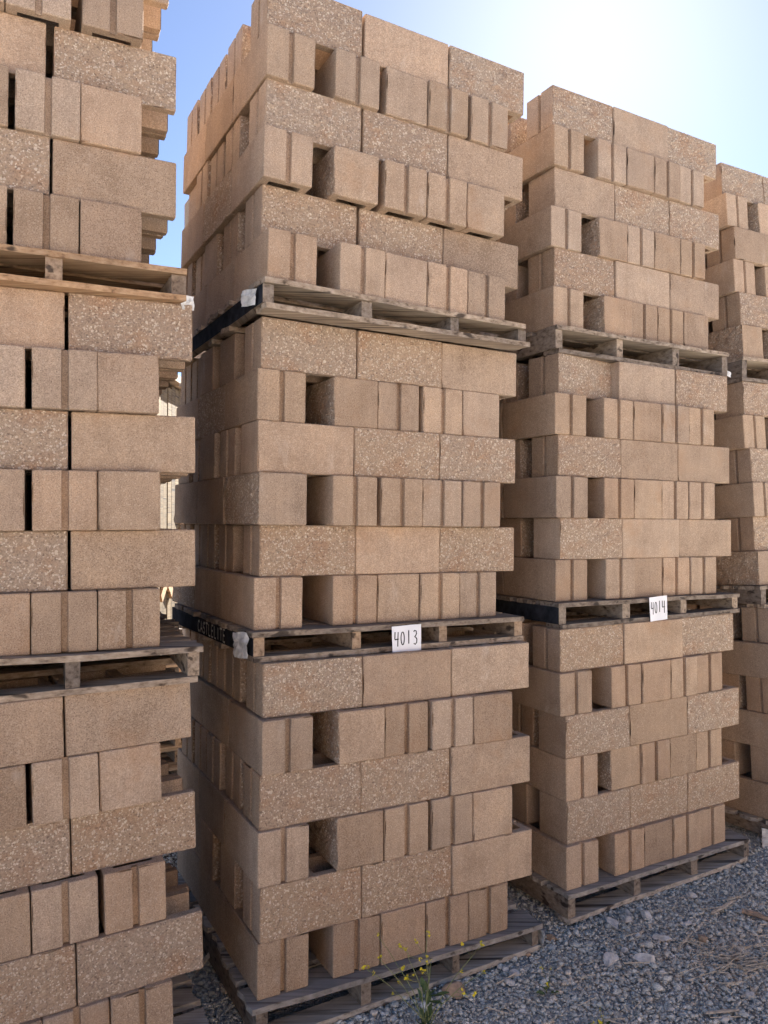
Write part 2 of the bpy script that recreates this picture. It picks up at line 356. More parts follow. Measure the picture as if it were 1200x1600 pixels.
OPEN = {r_: [make_block(r_, 1, 40 + s * 3 + r_, True) for s in range(3)] for r_ in (0, 1)}
rng = random.Random(5)
BLOCKS = []           # key, rough, grooved, world matrix, label
ROT_L = Matrix.Rotation(rad(-90), 4, 'Z')
for n, c in CUBES.items():
    tw, lv = n[:2], n[2]
    where = '%s load of the %s' % (LOAD[lv], STACK[tw])
    for li, ln in enumerate(['A1', 'B1', 'A2', 'B2', 'A3', 'B3']):
        sp = c['lay'][ln]; z = (5.5 - li) * H; deep = ORD[li] + ' layer down'
        if ln[0] == 'A':
            types = AF[n].split()[li // 2]
            gaps = [0, {'t': (.12, .11, .10), 'm': (.11, .08, .10), 'b': (.08, .05, .09)}[lv][li // 2], (.05, .08, .04)[(li // 2 + ord(lv)) % 3], .014, .02] if tw != 'T1' else [0, .006, .006, .006, .1]
            y = sp[1]
            for row in range(5):
                y += gaps[row] + (BW if row else 0)
                for col in range(3):
                    x = sp[0] + .4 * col + .0015
                    rough = types[col] == 'R' if row == 0 else (rng.random() < (.8 if row == 1 else .5))
                    gro = rng.random() < .65
                    if tw == 'T2' and col == 0 and row == 0: gro = not (lv == 'm' and li == 2)
                    yy = y + rng.uniform(-.004, .004); a = rng.gauss(0, .005); xx = x + rng.uniform(-.002, .002)
                    if tw == 'T1' and col < 2: xx -= {'t': (.028, .020, .006), 'm': (.012, .008, .006), 'b': (.004, .004, .004)}[lv][li // 2]
                    if tw == 'T1' and row: xx += rng.uniform(-.006, .006)
                    if tw != 'T1' and row: xx += rng.uniform(-.012, .012) if col != 1 else 0
                    if tw == 'T2' and lv == 't' and row == 0: xx += (-.006, .004, .006)[col]
                    if (n, ln, row, col) == ('T3m', 'A1', 0, 0): a, yy = .13, yy + .03
                    m = Matrix.Translation((xx + BL / 2, yy + BW / 2, z)) @ Matrix.Rotation(a, 4, 'Z')
                    if rng.random() < .5 and not rough and tw != 'T1': m = m @ Matrix.Rotation(math.pi, 4, 'Z')
                    pos = (['left front', 'middle front', 'right front'][col] if row == 0 else
                           '%s back on left' % ORD[row] if col == 0 else '%s back on right' % ORD[row] if col == 2 else '%s back, middle' % ORD[row])
                    BLOCKS.append((n + ln + '%d%d' % (row, col), rough, gro, FRAME[n] @ m, '%s, %s, %s' % (deep, pos, where), tw))
        else:
            types = BF[n].split('|')[li // 2].split()
            extra = [.02 * t.count('~') * .8 + .03 * t.count('=') + .0035 for t in types]; extra[0] = 0
            main = sp[2] - 5 * BW - sum(extra[1:])
            x = sp[0]
            for col in range(5):
                if col: x += BW + extra[col] + (main if col == 1 else 0)
                t = types[col]
                dyc = rng.uniform(-.006, .006)
                for row in range(3):
                    rough = ('>' in t) or ('<' in t and row == 0) or (col == 0 and (n, ln, row) in SIDE_ROUGH)
                    if row and col: rough = rng.random() < .5
                    a = rng.gauss(0, .004)
                    yy = sp[1] + .4 * row + (dyc if row == 0 else rng.uniform(-.004, .004)); xx = x + rng.uniform(-.0012, .0012)
                    m = Matrix.Translation((xx + BW / 2, yy + BL / 2, z)) @ Matrix.Rotation(a, 4, 'Z') @ ROT_L
                    pos = ['leftmost', 'second from left', 'middle', 'second from right', 'rightmost'][col] if row == 0 else (
                        '%s back on left' % ORD[row] if col == 0 else '%s back on right' % ORD[row] if col == 4 else '%s column, %s back' % (ORD[col], ORD[row]))
                    BLOCKS.append((n + ln + '%d%d' % (row, col), rough, 'F' in t, FRAME[n] @ m, '%s, %s, %s' % (deep, pos, where), tw))

# the blocks one can pick out in the photograph, course by course (two digits each: row back, place along)
SEEN = None
SEEN = {k: v.split() for k, v in {
    'T1bA1': '01 02 11 12 21 22 31 32',
    'T1bA2': '01 02 11 12 22',
    'T1bA3': '01 02 12 22',
    'T1bB1': '02 03 04',
    'T1bB2': '02 03 04',
    'T1bB3': '02 03 04',
    'T1mA1': '01 02 11 12 21 22 31 32',
    'T1mA2': '01 02 11 12 22 32',
    'T1mA3': '01 02 11 22',
    'T1mB1': '02 03 04 12 13 22',
    'T1mB2': '02 03 04 12',
    'T1mB3': '02 03 04',
    'T1tA1': '02 12',
    'T1tA2': '01 02 11 12 21 22',
    'T1tA3': '01 02 11 12 21 22',
    'T1tB1': '02 03 04',
    'T1tB2': '02 03 04',
    'T1tB3': '02 03 04',
    'T2bA1': '00 01 02 10 11 12 20 30 40',
    'T2bA2': '00 01 02 10 20 30 40',
    'T2bA3': '00 01 02 10 20 30',
    'T2bB1': '00 01 02 03 04 10 20',
    'T2bB2': '00 01 02 03 04 10 20',
    'T2bB3': '00 01 02 03 04 10 20',
    'T2mA1': '00 01 02 10 20 30 40',
    'T2mA2': '00 01 02 10 20 30 40',
    'T2mA3': '00 01 02 10 12 20 22 30 40',
    'T2mB1': '00 01 02 03 04 10 20',
    'T2mB2': '00 01 02 03 04 10 20',
    'T2mB3': '00 01 02 03 04 10 20',
    'T2tA1': '00 01 02 10 20 30 40',
    'T2tA2': '00 01 02 10 20 30 40',
    'T2tA3': '00 01 02 10 20 30 40',
    'T2tB1': '00 01 02 03 04 10 20',
    'T2tB2': '00 01 02 03 04 10 20',
    'T2tB3': '00 01 02 03 04 10 20',
    'T3bA1': '00 01 02 10 11 12 20 30',
    'T3bA2': '00 01 02 10',
    'T3bA3': '00 01 02 10',
    'T3bB1': '00 01 02 03 04',
    'T3bB2': '00 01 02 03 04',
    'T3bB3': '00 01 02 03 04 10',
    'T3mA1': '00 01 02 10',
    'T3mA2': '00 01 02 10',
    'T3mA3': '00 01 02 10',
    'T3mB1': '00 01 02 03 04 10',
    'T3mB2': '00 01 02 03 04 10',
    'T3mB3': '00 01 02 03 04 10',
    'T3tA1': '00 01 02 10',
    'T3tA2': '00 01 02 10',
    'T3tA3': '00 01 02 10',
    'T3tB1': '00 01 02 03 04',
    'T3tB2': '00 01 02 03 04 10',
    'T3tB3': '00 01 02 03 04 10',
    'T4bA1': '00 10 20',
    'T4bA2': '00 10',
    'T4bA3': '00 10',
    'T4bB1': '00',
    'T4bB2': '00',
    'T4bB3': '00',
    'T4mA1': '00 10',
    'T4mA2': '00 10',
    'T4mA3': '00',
    'T4mB1': '00 01',
    'T4mB2': '00',
    'T4mB3': '00',
    'T4tA1': '00 01',
    'T4tA2': '00 10',
    'T4tA3': '00 10',
    'T4tB1': '00 01',
    'T4tB2': '00 01',
    'T4tB3': '00 01',
}.items()}

hidden = []
for bi, (key, rough, gro, m, lab, tw) in enumerate(BLOCKS):
    if SEEN is not None and key[5:] not in SEEN.get(key[:5], ()):
        hidden.append(m); continue
    vs_ = OPEN[int(rough)] if tw == 'T1' and key[3] == 'A' and key[6] == '2' else BM[int(rough), int(gro)]
    o = bpy.data.objects.new('split_face_block' if rough else 'smooth_block', vs_[(bi * 7 + bi // 5) % len(vs_)]); COL.objects.link(o)
    o.matrix_world = m
    tag(o, ('rough split-face block, ' if rough else 'smooth tan block, ') + lab, 'block', 'concrete blocks of the ' + STACK[tw])
decks = []
UNSEEN_ROWS = [(CUBES[n + 'b']['at'][0], CUBES[n + 'b']['at'][1], .36 if n != 'T1' else 0, 1.34) for n in ('T2', 'T3')]   # unseen next row, added right behind to block sun from the alley
UNSEEN_ROWS += [(-.47, 2.8, -7.0 + k * 1.42, -9.0) for k in range(11)]                                                      # unseen facing row, added across the yard to bounce warm sun onto the fronts
for rx, ry, lx, ly in UNSEEN_ROWS:
    for lv, zz in (('b', .16), ('m', 1.45), ('t', 2.74)):
        f_ = Matrix.Translation((rx, ry, zz)) @ Matrix.Rotation(.5, 4, 'Z') @ Matrix.Translation((lx, ly, 0))
        for li in range(6):
            for q in range(15):
                if li % 2: m = Matrix.Translation((.1 + (q % 5) * .205 + .03, .2 + (q // 5) * .4, (5.5 - li) * H)) @ ROT_L
                else: m = Matrix.Translation((.2 + (q % 3) * .4, .1 + (q // 3) * .21 + .03, (5.5 - li) * H))
                hidden.append(f_ @ m)
        for k in range(7): decks.append(f_ @ Matrix.Translation((.6, .05 + k * .165, -.012)) @ Matrix.Diagonal((1.24 / BL, .12 / BW, .018 / BH, 1)))
        for k in range(4): decks.append(f_ @ Matrix.Translation((.02 + k * .39, .55, -.066)) @ Matrix.Diagonal((.04 / BL, 1.1 / BW, .085 / BH, 1)))
if hidden:                                                       # the hearts and backs of the loads, hidden from view, plus the added rows that shape the light
    V, Fc = [], []
    for m in hidden + decks:
        b = len(V)
        for sx, sy, sz in ((-1, -1, -1), (1, -1, -1), (1, 1, -1), (-1, 1, -1), (-1, -1, 1), (1, -1, 1), (1, 1, 1), (-1, 1, 1)):
            V.append(m @ Vector((sx * BL / 2, sy * BW / 2, sz * BH / 2)))
        Fc += [tuple(b + q for q in f) for f in ((0, 3, 2, 1), (4, 5, 6, 7), (0, 1, 5, 4), (1, 2, 6, 5), (2, 3, 7, 6), (3, 0, 4, 7))]
    pc = pydata('packed_concrete', V, Fc); pc.polygons.foreach_set('material_index', [0] * (6 * len(hidden)) + [1] * (6 * len(decks)))
    tag(link('packed_concrete', pc, None, [M_S, M_WG]), 'tan concrete packed inside the stacks, plus unseen rows added behind and across', 'concrete', kind='stuff')

# ------------------------------------------------------------------ ground
def gz(x, y=0):
    return .02 + .028 * 4 * math.tanh(x / 4)
def axis_lines(lo, hi, step):
    a = [lo + i * step for i in range(int((hi - lo) / step) + 1)]
    return [-400, -150, -60, -25, -12] + a + [16, 30, 70, 160, 400]
GX, GY = axis_lines(-6, 8, .14), axis_lines(-5, 12, .14)
V = []
for y in GY:
    for x in GX:
        f_ = 1 if -6 <= x <= 8 and -5 <= y <= 12 else 0
        V.append((x, y, gz(x) - .012 + f_ * (.010 * noise.noise(Vector((x * 1.3, y * 1.3, 0))) + .005 * noise.noise(Vector((x * 5, y * 5, 3))))))
nX = len(GX)
Fc = [(j * nX + i, j * nX + i + 1, (j + 1) * nX + i + 1, (j + 1) * nX + i) for j in range(len(GY) - 1) for i in range(nX - 1)]
ground = link('ground', pydata('ground', V, Fc), None, [M_BED]); tag(ground, kind='structure', label='grey crushed gravel yard under the stacks')
for p_ in ground.data.polygons: p_.use_smooth = True

# loose gravel: angular stones over the part of the yard in front of and between the stacks
def inside_tower(x, y, pad=-.05):
    for n in ('T1b', 'T2b', 'T3b', 'T4b'):
        p = FRAME[n].inverted() @ Vector((x, y, CUBES[n]['at'][2]))
        if -pad < p.x < 1.2 + pad and -pad < p.y < 1.1 + pad: return True
    return False
rg = np.random.default_rng(3)
phi = (1 + 5 ** .5) / 2
ICO = np.array([(-1, phi, 0), (1, phi, 0), (-1, -phi, 0), (1, -phi, 0), (0, -1, phi), (0, 1, phi), (0, -1, -phi), (0, 1, -phi), (phi, 0, -1), (phi, 0, 1), (-phi, 0, -1), (-phi, 0, 1)]) / 1.9
ICF = np.array([(0, 11, 5), (0, 5, 1), (0, 1, 7), (0, 7, 10), (0, 10, 11), (1, 5, 9), (5, 11, 4), (11, 10, 2), (10, 7, 6), (7, 1, 8), (3, 9, 4), (3, 4, 2), (3, 2, 6), (3, 6, 8), (3, 8, 9), (4, 9, 5), (2, 4, 11), (6, 2, 10), (8, 6, 7), (9, 8, 1)])
pts = []
while len(pts) < 95000:
    x, y = rg.uniform(-1.3, 3.6), rg.uniform(2.0, 6.0)
    if abs(x) > .56 * y + .25: continue
    if x < -.2 and y < 2.4 - .4 * x and x < -1.0: continue
    if rg.random() > (3.2 / max(y, 3.2)) ** 1.5: continue
    if inside_tower(x, y): continue
    pts.append((x, y))
pts = np.array(pts); N = len(pts)
size = np.clip(rg.lognormal(math.log(.0051), .42, N), .0030, .020)
ax = size[:, None] * np.stack([rg.uniform(.7, 1.5, N), rg.uniform(.6, 1.1, N), rg.uniform(.45, .8, N)], 1)
ang = rg.uniform(0, 6.283, N); tl = rg.normal(0, .35, N)
P = (ICO[None] * (1 + rg.normal(0, .16, (N, 12, 3)))) * ax[:, None]
ca, sa, ct, stl = np.cos(ang)[:, None], np.sin(ang)[:, None], np.cos(tl)[:, None], np.sin(tl)[:, None]
x1 = P[..., 0]; y1 = P[..., 1] * ct - P[..., 2] * stl; z1 = P[..., 1] * stl + P[..., 2] * ct
gzv = .02 + .112 * np.tanh(pts[:, 0] / 4)
P = np.stack([x1 * ca - y1 * sa + pts[:, :1], x1 * sa + y1 * ca + pts[:, 1:2], z1 + (gzv + rg.uniform(-.012, .002, N) + size * .2)[:, None]], -1).reshape(-1, 3)
FF = (ICF[None] + (np.arange(N) * 12)[:, None, None]).reshape(-1, 3)
me = bpy.data.meshes.new('gravel')
me.vertices.add(len(P)); me.vertices.foreach_set('co', P.astype(np.float32).ravel())
me.loops.add(FF.size); me.loops.foreach_set('vertex_index', FF.astype(np.int32).ravel())
me.polygons.add(len(FF)); me.polygons.foreach_set('loop_start', np.arange(0, FF.size, 3, dtype=np.int32))
me.update(calc_edges=True)
tone = np.clip(rg.beta(3, 3.4, N) + (rg.random(N) < .035) * .6, 0, 1)
dusty = np.exp(-((pts[:, 0] - 1.42) ** 2 / .16 + (pts[:, 1] - 3.25) ** 2 / .08)) + .5 * np.exp(-((pts[:, 0] - .75) ** 2 / .03 + (pts[:, 1] - 3.1) ** 2 / .02))
tone = np.where(rg.random(N) < dusty * .65, rg.uniform(.88, .95, N), tone)          # brown dusty patch
at_ = me.attributes.new('tone', 'FLOAT', 'POINT'); at_.data.foreach_set('value', np.repeat(tone, 12).astype(np.float32))
tag(link('gravel', me, None, [M_STONE]), 'loose blue-grey crushed gravel stones covering the yard', 'gravel', kind='stuff')

# ------------------------------------------------------------------ pallets
def top_plane(n):
    """height of a load's top at a world point"""
    m = FRAME[n]; p0 = m @ Vector((0, 0, 6 * H - .0005)); nn = m.to_3x3() @ Vector((0, 0, 1))
    return lambda x, y: p0.z - (nn.x * (x - p0.x) + nn.y * (y - p0.y)) / nn.z

def box_part(name, parent, origin, warp, x0, x1, y0, y1, t0, t1, mats, nx=1, ny=1, sag=0.0, side_mat=None, rag=0.0, seed=0):
    """a board or stringer between x0..x1, y0..y1, thickness levels t0..t1 mapped through warp(x, y, t)"""
    V, ix, Fc, mi = [], {}, [], []
    rr = random.Random(seed)
    jx = [(rr.uniform(-rag, rag), rr.uniform(-rag, rag)) for _ in range(ny + 1)]
    jy = [(rr.uniform(-rag, rag) * .4, rr.uniform(-rag, rag) * .4) for _ in range(nx + 1)]
    for k in (0, 1):
        for j in range(ny + 1):
            for i in range(nx + 1):
                x = x0 + (x1 - x0) * i / nx; y = y0 + (y1 - y0) * j / ny
                if i == 0: x += jx[j][0]
                if i == nx: x += jx[j][1]
                if j == 0: y += jy[i][0]
                if j == ny: y += jy[i][1]
                w = warp(x, y, (t0, t1)[k])
                w = Vector(w)
                if sag: w.z += sag * noise.noise(Vector((x * 2.1 + seed, y * 2, seed * 1.7)))
                ix[i, j, k] = len(V); V.append(w - origin)
    q = lambda *a: tuple(ix[b] for b in a)
    for i in range(nx):
        for j in range(ny):
            Fc.append(q((i, j, 0), (i, j + 1, 0), (i + 1, j + 1, 0), (i + 1, j, 0))); mi.append(0)
            Fc.append(q((i, j, 1), (i + 1, j, 1), (i + 1, j + 1, 1), (i, j + 1, 1))); mi.append(0)
        Fc.append(q((i, 0, 0), (i + 1, 0, 0), (i + 1, 0, 1), (i, 0, 1))); mi.append(0)
        Fc.append(q((i, ny, 0), (i, ny, 1), (i + 1, ny, 1), (i + 1, ny, 0))); mi.append(0)
    for j in range(ny):
        Fc.append(q((0, j, 0), (0, j, 1), (0, j + 1, 1), (0, j + 1, 0))); mi.append(1 if side_mat else 0)
        Fc.append(q((nx, j, 0), (nx, j + 1, 0), (nx, j + 1, 1), (nx, j, 1))); mi.append(0)
    me = pydata(name, V, Fc)
    o = link(name, me, parent, mats)
    if side_mat: me.materials.append(side_mat); me.polygons.foreach_set('material_index', mi)
    return o

PALLETS = {}
def pallet(n, label, deck, stringer, side=None, x0=-.012, x1=1.232, yf=-.07, sag=.004, lead_drop=0.0):
    c = CUBES[n]; m = FRAME[n]; lv = n[2]
    low = (lambda x, y: gz(x) + .004) if lv == 'b' else top_plane(n[:2] + {'m': 'b', 't': 'm'}[lv])
    def warp(x, y, t):                       # t in metres: >= 0 measured up from below, < 0 measured down from the deck top
        w = m @ Vector((x, y, 0)); zb = low(w.x, w.y) + .0015
        return (w.x, w.y, zb + t if t >= 0 else w.z + t - .001)
    c0 = m @ Vector((.6, .5, 0)); org = Vector((c0.x, c0.y, low(c0.x, c0.y)))
    root = empty('pallet', org); PALLETS[n] = (root, org, warp, m)
    tag(root, label, 'pallet', 'wooden pallets under the block loads')
    r = random.Random(hash(n) % 1 + sum(map(ord, n)))
    th = .02
    for k, sx in enumerate((x0 + .004, .395, .795, x1 - .046)):
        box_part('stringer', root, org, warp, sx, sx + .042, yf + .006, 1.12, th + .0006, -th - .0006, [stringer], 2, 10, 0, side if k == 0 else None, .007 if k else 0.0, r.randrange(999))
    y = yf
    for k in range(8):
        wdt = .14 if k in (0, 7) else r.uniform(.085, .12)
        box_part('deck_board', root, org, warp, x0 + r.uniform(-.014, .012), x1 + r.uniform(-.022, .018), y + (r.uniform(-.008, .004) if k == 0 else 0), y + wdt, -th, -.0002, [deck], 14, 3, sag if k == 0 else 0, None, .009, r.randrange(999))
        y += wdt + r.uniform(.025, .05)
    for k, (yy, wdt) in enumerate(((yf - .004, .10), (.30, .09), (.55, .09), (.98, .14))):
        box_part('bottom_board', root, org, warp, x0 + r.uniform(-.005, .015), x1 + r.uniform(-.02, .005), yy, yy + wdt, 0.0, th, [deck], 14, 3, 0, None, .009, r.randrange(999))
    return root

pallet('T1t', 'orange-brown wooden pallet under the top load of the leftmost stack', M_WB, M_WBy, yf=-.085)
pallet('T1m', 'weathered wooden pallet with layered warped deck under the leftmost stack\'s middle load', M_WG, M_WGy, yf=-.085, x1=1.22, sag=.012)
pallet('T1b', 'grey wooden pallet on the gravel under the leftmost stack', M_WP, M_WGy, x1=1.225)
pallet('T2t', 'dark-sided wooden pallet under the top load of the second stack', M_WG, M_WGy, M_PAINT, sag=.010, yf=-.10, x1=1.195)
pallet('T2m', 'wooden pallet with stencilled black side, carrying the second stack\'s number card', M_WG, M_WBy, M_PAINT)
pallet('T2b', 'grey wooden pallet on the gravel under the second stack', M_WP, M_WGy, x1=1.235)
pallet('T3t', 'grey wooden pallet under the top load of the third stack', M_WG, M_WGy)
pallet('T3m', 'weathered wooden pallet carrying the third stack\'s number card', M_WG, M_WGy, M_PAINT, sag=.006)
pallet('T3b', 'grey wooden pallet on the gravel under the third stack', M_WP, M_WGy)
pallet('T4t', 'grey wooden pallet under the top load of the rightmost stack', M_WG, M_WGy)
pallet('T4m', 'grey wooden pallet under the middle load of the rightmost stack', M_WG, M_WGy)
pallet('T4b', 'grey wooden pallet on the gravel under the rightmost stack', M_WP, M_WGy)

# ------------------------------------------------------------------ handwritten number cards and the stencil
DIG = {'4': [[(.1, 1), (.05, .52), (.08, .48), (.62, .5)], [(.55, .98), (.5, .5), (.46, .0)]],
       '0': [[(.3 + .24 * math.sin(a) , .48 + .44 * math.cos(a)) for a in [i * 2 * math.pi / 14 for i in range(15)]]],
       '1': [[(.3, .95), (.29, .5), (.27, .04)]],
       '3': [[(.1, .9), (.25, .98), (.46, .93), (.5, .76), (.36, .6), (.22, .55), (.4, .5), (.54, .36), (.5, .14), (.3, .02), (.08, .1)]]}
def stroke_mesh(strokes, w, y0, thick):
    V, Fc = [], []
    for s in strokes:
        b = len(V); n = len(s)
        for i, (x, z) in enumerate(s):
            p0, p1 = s[max(i - 1, 0)], s[min(i + 1, n - 1)]
            dx, dz = p1[0] - p0[0], p1[1] - p0[1]; L_ = math.hypot(dx, dz) or 1
            nx_, nz_ = -dz / L_ * w / 2, dx / L_ * w / 2
            V += [(x + nx_, y0, z + nz_), (x - nx_, y0, z - nz_), (x + nx_, y0 - thick, z + nz_), (x - nx_, y0 - thick, z - nz_)]
        for i in range(n - 1):
            a, c = b + i * 4, b + i * 4 + 4
            Fc += [(a + 2, a + 3, c + 3, c + 2), (a, a + 2, c + 2, c), (a + 3, a + 1, c + 1, c + 3)]
    return V, Fc
def card(n, text, x, z0, w, h, tilt, label):
    root_, org, warp, m = PALLETS[n]
    base = m @ Vector((x, -.082, 0)); base.z += z0
    V, Fc = [], []
    nx_ = 8
    for k, dy in ((0, 0), (1, -.0008)):
        for j in range(3):
            for i in range(nx_ + 1):
                u = i / nx_ - .5
                V.append((u * w, dy - .006 * u * u * 2 + .0015 * math.sin(u * 9) * (j - 1), h * (j / 2 - .5)))
    s = 3 * (nx_ + 1)
    for j in range(2):
        for i in range(nx_):
            a = j * (nx_ + 1) + i
            Fc.append((a, a + nx_ + 1, a + nx_ + 2, a + 1)); Fc.append((s + a, s + a + 1, s + a + nx_ + 2, s + a + nx_ + 1))
    for i in range(nx_):
        a = i; Fc.append((a, a + 1, s + a + 1, s + a)); a = 2 * (nx_ + 1) + i; Fc.append((a, s + a, s + a + 1, a + 1))
    for j in range(2):
        a = j * (nx_ + 1); b = a + nx_ + 1; Fc.append((a, s + a, s + b, b)); a += nx_; b += nx_; Fc.append((a, b, s + b, s + a))
    o = link('number_card', pydata('number_card', V, Fc), None, [M_PAPER])
    o.matrix_world = Matrix.Translation(base) @ Matrix.Rotation(CUBES[n]['yaw'], 4, 'Z') @ Matrix.Rotation(tilt, 4, 'Y')
    tag(o, label, 'card', 'handwritten number cards')
    for q, ch in enumerate(text):
        dw, dh = w * .2, h * .52
        ox = -w * .42 + q * w * .215
        st = [[(ox + px * dw * 1.2, -h * .2 + pz * dh + .02 * h * ((q * 7) % 3 - 1)) for px, pz in s_] for s_ in DIG[ch]]
        V, Fc = stroke_mesh(st, .0046, 0, .0004)
        V = [(vx, vy - .0012 - .012 * (vx / w) ** 2 - .0008 * 0, vz) for vx, vy, vz in V]
        link('digit', pydata('digit', V, Fc), o, [M_INK])
card('T2m', '4013', .625, -.062, .134, .112, -.02, 'white card handwritten 4013 on the second stack\'s middle pallet')
card('T3m', '4014', .61, -.052, .120, .118, -.05, 'white card handwritten 4014 on the third stack\'s middle pallet')

def stencil(n, text, y_from, y_to, t_lo, t_hi):
    """block capitals sprayed on the outer stringer of a pallet"""
    LET = {'C': [[(.9, .85), (.6, 1), (.2, .85), (.1, .5), (.2, .15), (.6, 0), (.9, .15)]], 'A': [[(.05, 0), (.5, 1), (.95, 0)], [(.25, .35), (.75, .35)]],
           'S': [[(.9, .85), (.5, 1), (.15, .8), (.3, .55), (.75, .42), (.85, .18), (.5, 0), (.1, .15)]], 'T': [[(.5, 0), (.5, 1)], [(.05, 1), (.95, 1)]],
           'L': [[(.15, 1), (.15, 0), (.85, 0)]], 'E': [[(.85, 1), (.15, 1), (.15, 0), (.85, 0)], [(.15, .52), (.7, .52)]], 'I': [[(.5, 0), (.5, 1)]]}
    root_, org, warp, m = PALLETS[n]
    k = len(text); V, Fc = [], []
    st_root = None
    for q, ch in enumerate(text):
        V, Fc = stroke_mesh([[(x, z) for x, z in s] for s in LET[ch]], .17, 0, .0)
        out = []
        for (x, _, z) in V:
            yy = y_from + (y_to - y_from) * (q + .08 + .8 * x) / k
            w = Vector(warp(-.008 - .0012, yy, t_lo + (t_hi - t_lo) * z)); out.append(w - org)
        o = link('letter', pydata('letter', out, [f for f in Fc if len(f) == 4]), root_, [M_STENCIL])
stencil('T2m', 'CASTLELITE', .66, .26, .030, .078)

# ------------------------------------------------------------------ torn plastic and paper on pallet corners
def scrap(n, x, y, dz, w, h, normal, label, seed, mat=None):
    root_, org, warp, m = PALLETS[n]
    p = m @ Vector((x, y, 0)); p.z += dz
    r = random.Random(seed); V, Fc = [], []
    N = 9
    for k in (0, 1):
        for j in range(N):
            for i in range(N):
                u, v = i / (N - 1) - .5, j / (N - 1) - .5
                edge = 1 - .08 * abs(noise.noise(Vector((u * 4 + seed, v * 4, 1))))
                cr = .10 * noise.noise(Vector((u * 5 + seed, v * 5, 2))) + .05 * noise.noise(Vector((u * 12, v * 12 + seed, 5)))
                V.append((u * w * edge * (1 + .1 * v), -cr * min(w, h) - .0012 * k, v * h * (edge + .03 * math.sin(u * 6 + seed))))
    s = N * N
    for j in range(N - 1):
        for i in range(N - 1):
            a = j * N + i
            Fc.append((a, a + N, a + N + 1, a + 1)); Fc.append((s + a, s + a + 1, s + a + N + 1, s + a + N))
    for i in range(N - 1):
        a = i; Fc.append((a, a + 1, s + a + 1, s + a)); a = N * (N - 1) + i; Fc.append((a, s + a, s + a + 1, a + 1))
        a = i * N; Fc.append((a, s + a, s + a + N, a + N)); a = i * N + N - 1; Fc.append((a, a + N, s + a + N, s + a))
    o = link('plastic_scrap', pydata('plastic_scrap', V, Fc), None, [mat or M_PLAST])
    o.matrix_world = Matrix.Translation(p) @ Matrix.Rotation(CUBES[n]['yaw'] + normal, 4, 'Z') @ Matrix.Rotation(r.uniform(-.15, .15), 4, 'Y')
    tag(o, label, 'scrap', 'scraps of torn plastic')
scrap('T2m', -.030, .015, -.056, .13, .095, rad(-86), 'torn white label wrapped on the black stencilled pallet corner', 1)
scrap('T2t', -.032, -.01, -.058, .10, .06, rad(-78), 'torn white plastic on the corner of the second stack\'s upper pallet', 2)
scrap('T1t', 1.245, -.05, -.105, .05, .05, rad(20), 'wisp of white plastic on the leftmost stack\'s upper pallet corner', 3)
scrap('T2b', 1.262, .0, -.075, .14, .085, rad(80), 'strip of white plastic on the second stack\'s bottom pallet end', 4)
scrap('T4b', -.03, -.02, -.08, .17, .12, rad(-40), 'torn white plastic on the rightmost stack\'s bottom pallet corner', 5)
scrap('T3t', 1.262, -.04, -.105, .08, .03, rad(10), 'printed white strip at right end of the third stack\'s upper pallet', 6)

# ------------------------------------------------------------------ rocks, splinters, straw
def rock(x, y, w, seed, flat, mat, label):
    bm = bmesh.new(); bmesh.ops.create_icosphere(bm, subdivisions=3, radius=.5)
    off = Vector((seed * 3.3, seed * 1.7, seed * 2.9))
    cuts = [(Vector((random.Random(seed * 9 + k).gauss(0, 1), random.Random(seed * 9 + k + 50).gauss(0, 1), random.Random(seed * 9 + k + 99).gauss(0, .7))).normalized(), random.Random(seed + k).uniform(.20, .38)) for k in range(9)]
    for v in bm.verts:
        for nrm, d in cuts:
            e = v.co.dot(nrm) - d
            if e > 0: v.co -= nrm * e * .98
        v.co += v.co.normalized() * .05 * noise.noise(v.co * 4 + off)
        v.co = Vector((v.co.x * 1.25, v.co.y * .9, v.co.z * flat * 1.3)) * w
    me = bpy.data.meshes.new('rock'); bm.to_mesh(me); bm.free()
    o = link('rock', me, None, [mat]); o.location = (x, y, gz(x) + w * flat * .22); o.rotation_euler = (random.Random(seed).uniform(-.15, .15), 0, random.Random(seed + 3).uniform(0, 6.28))
    tag(o, label, 'rock', 'rocks lying on the gravel')
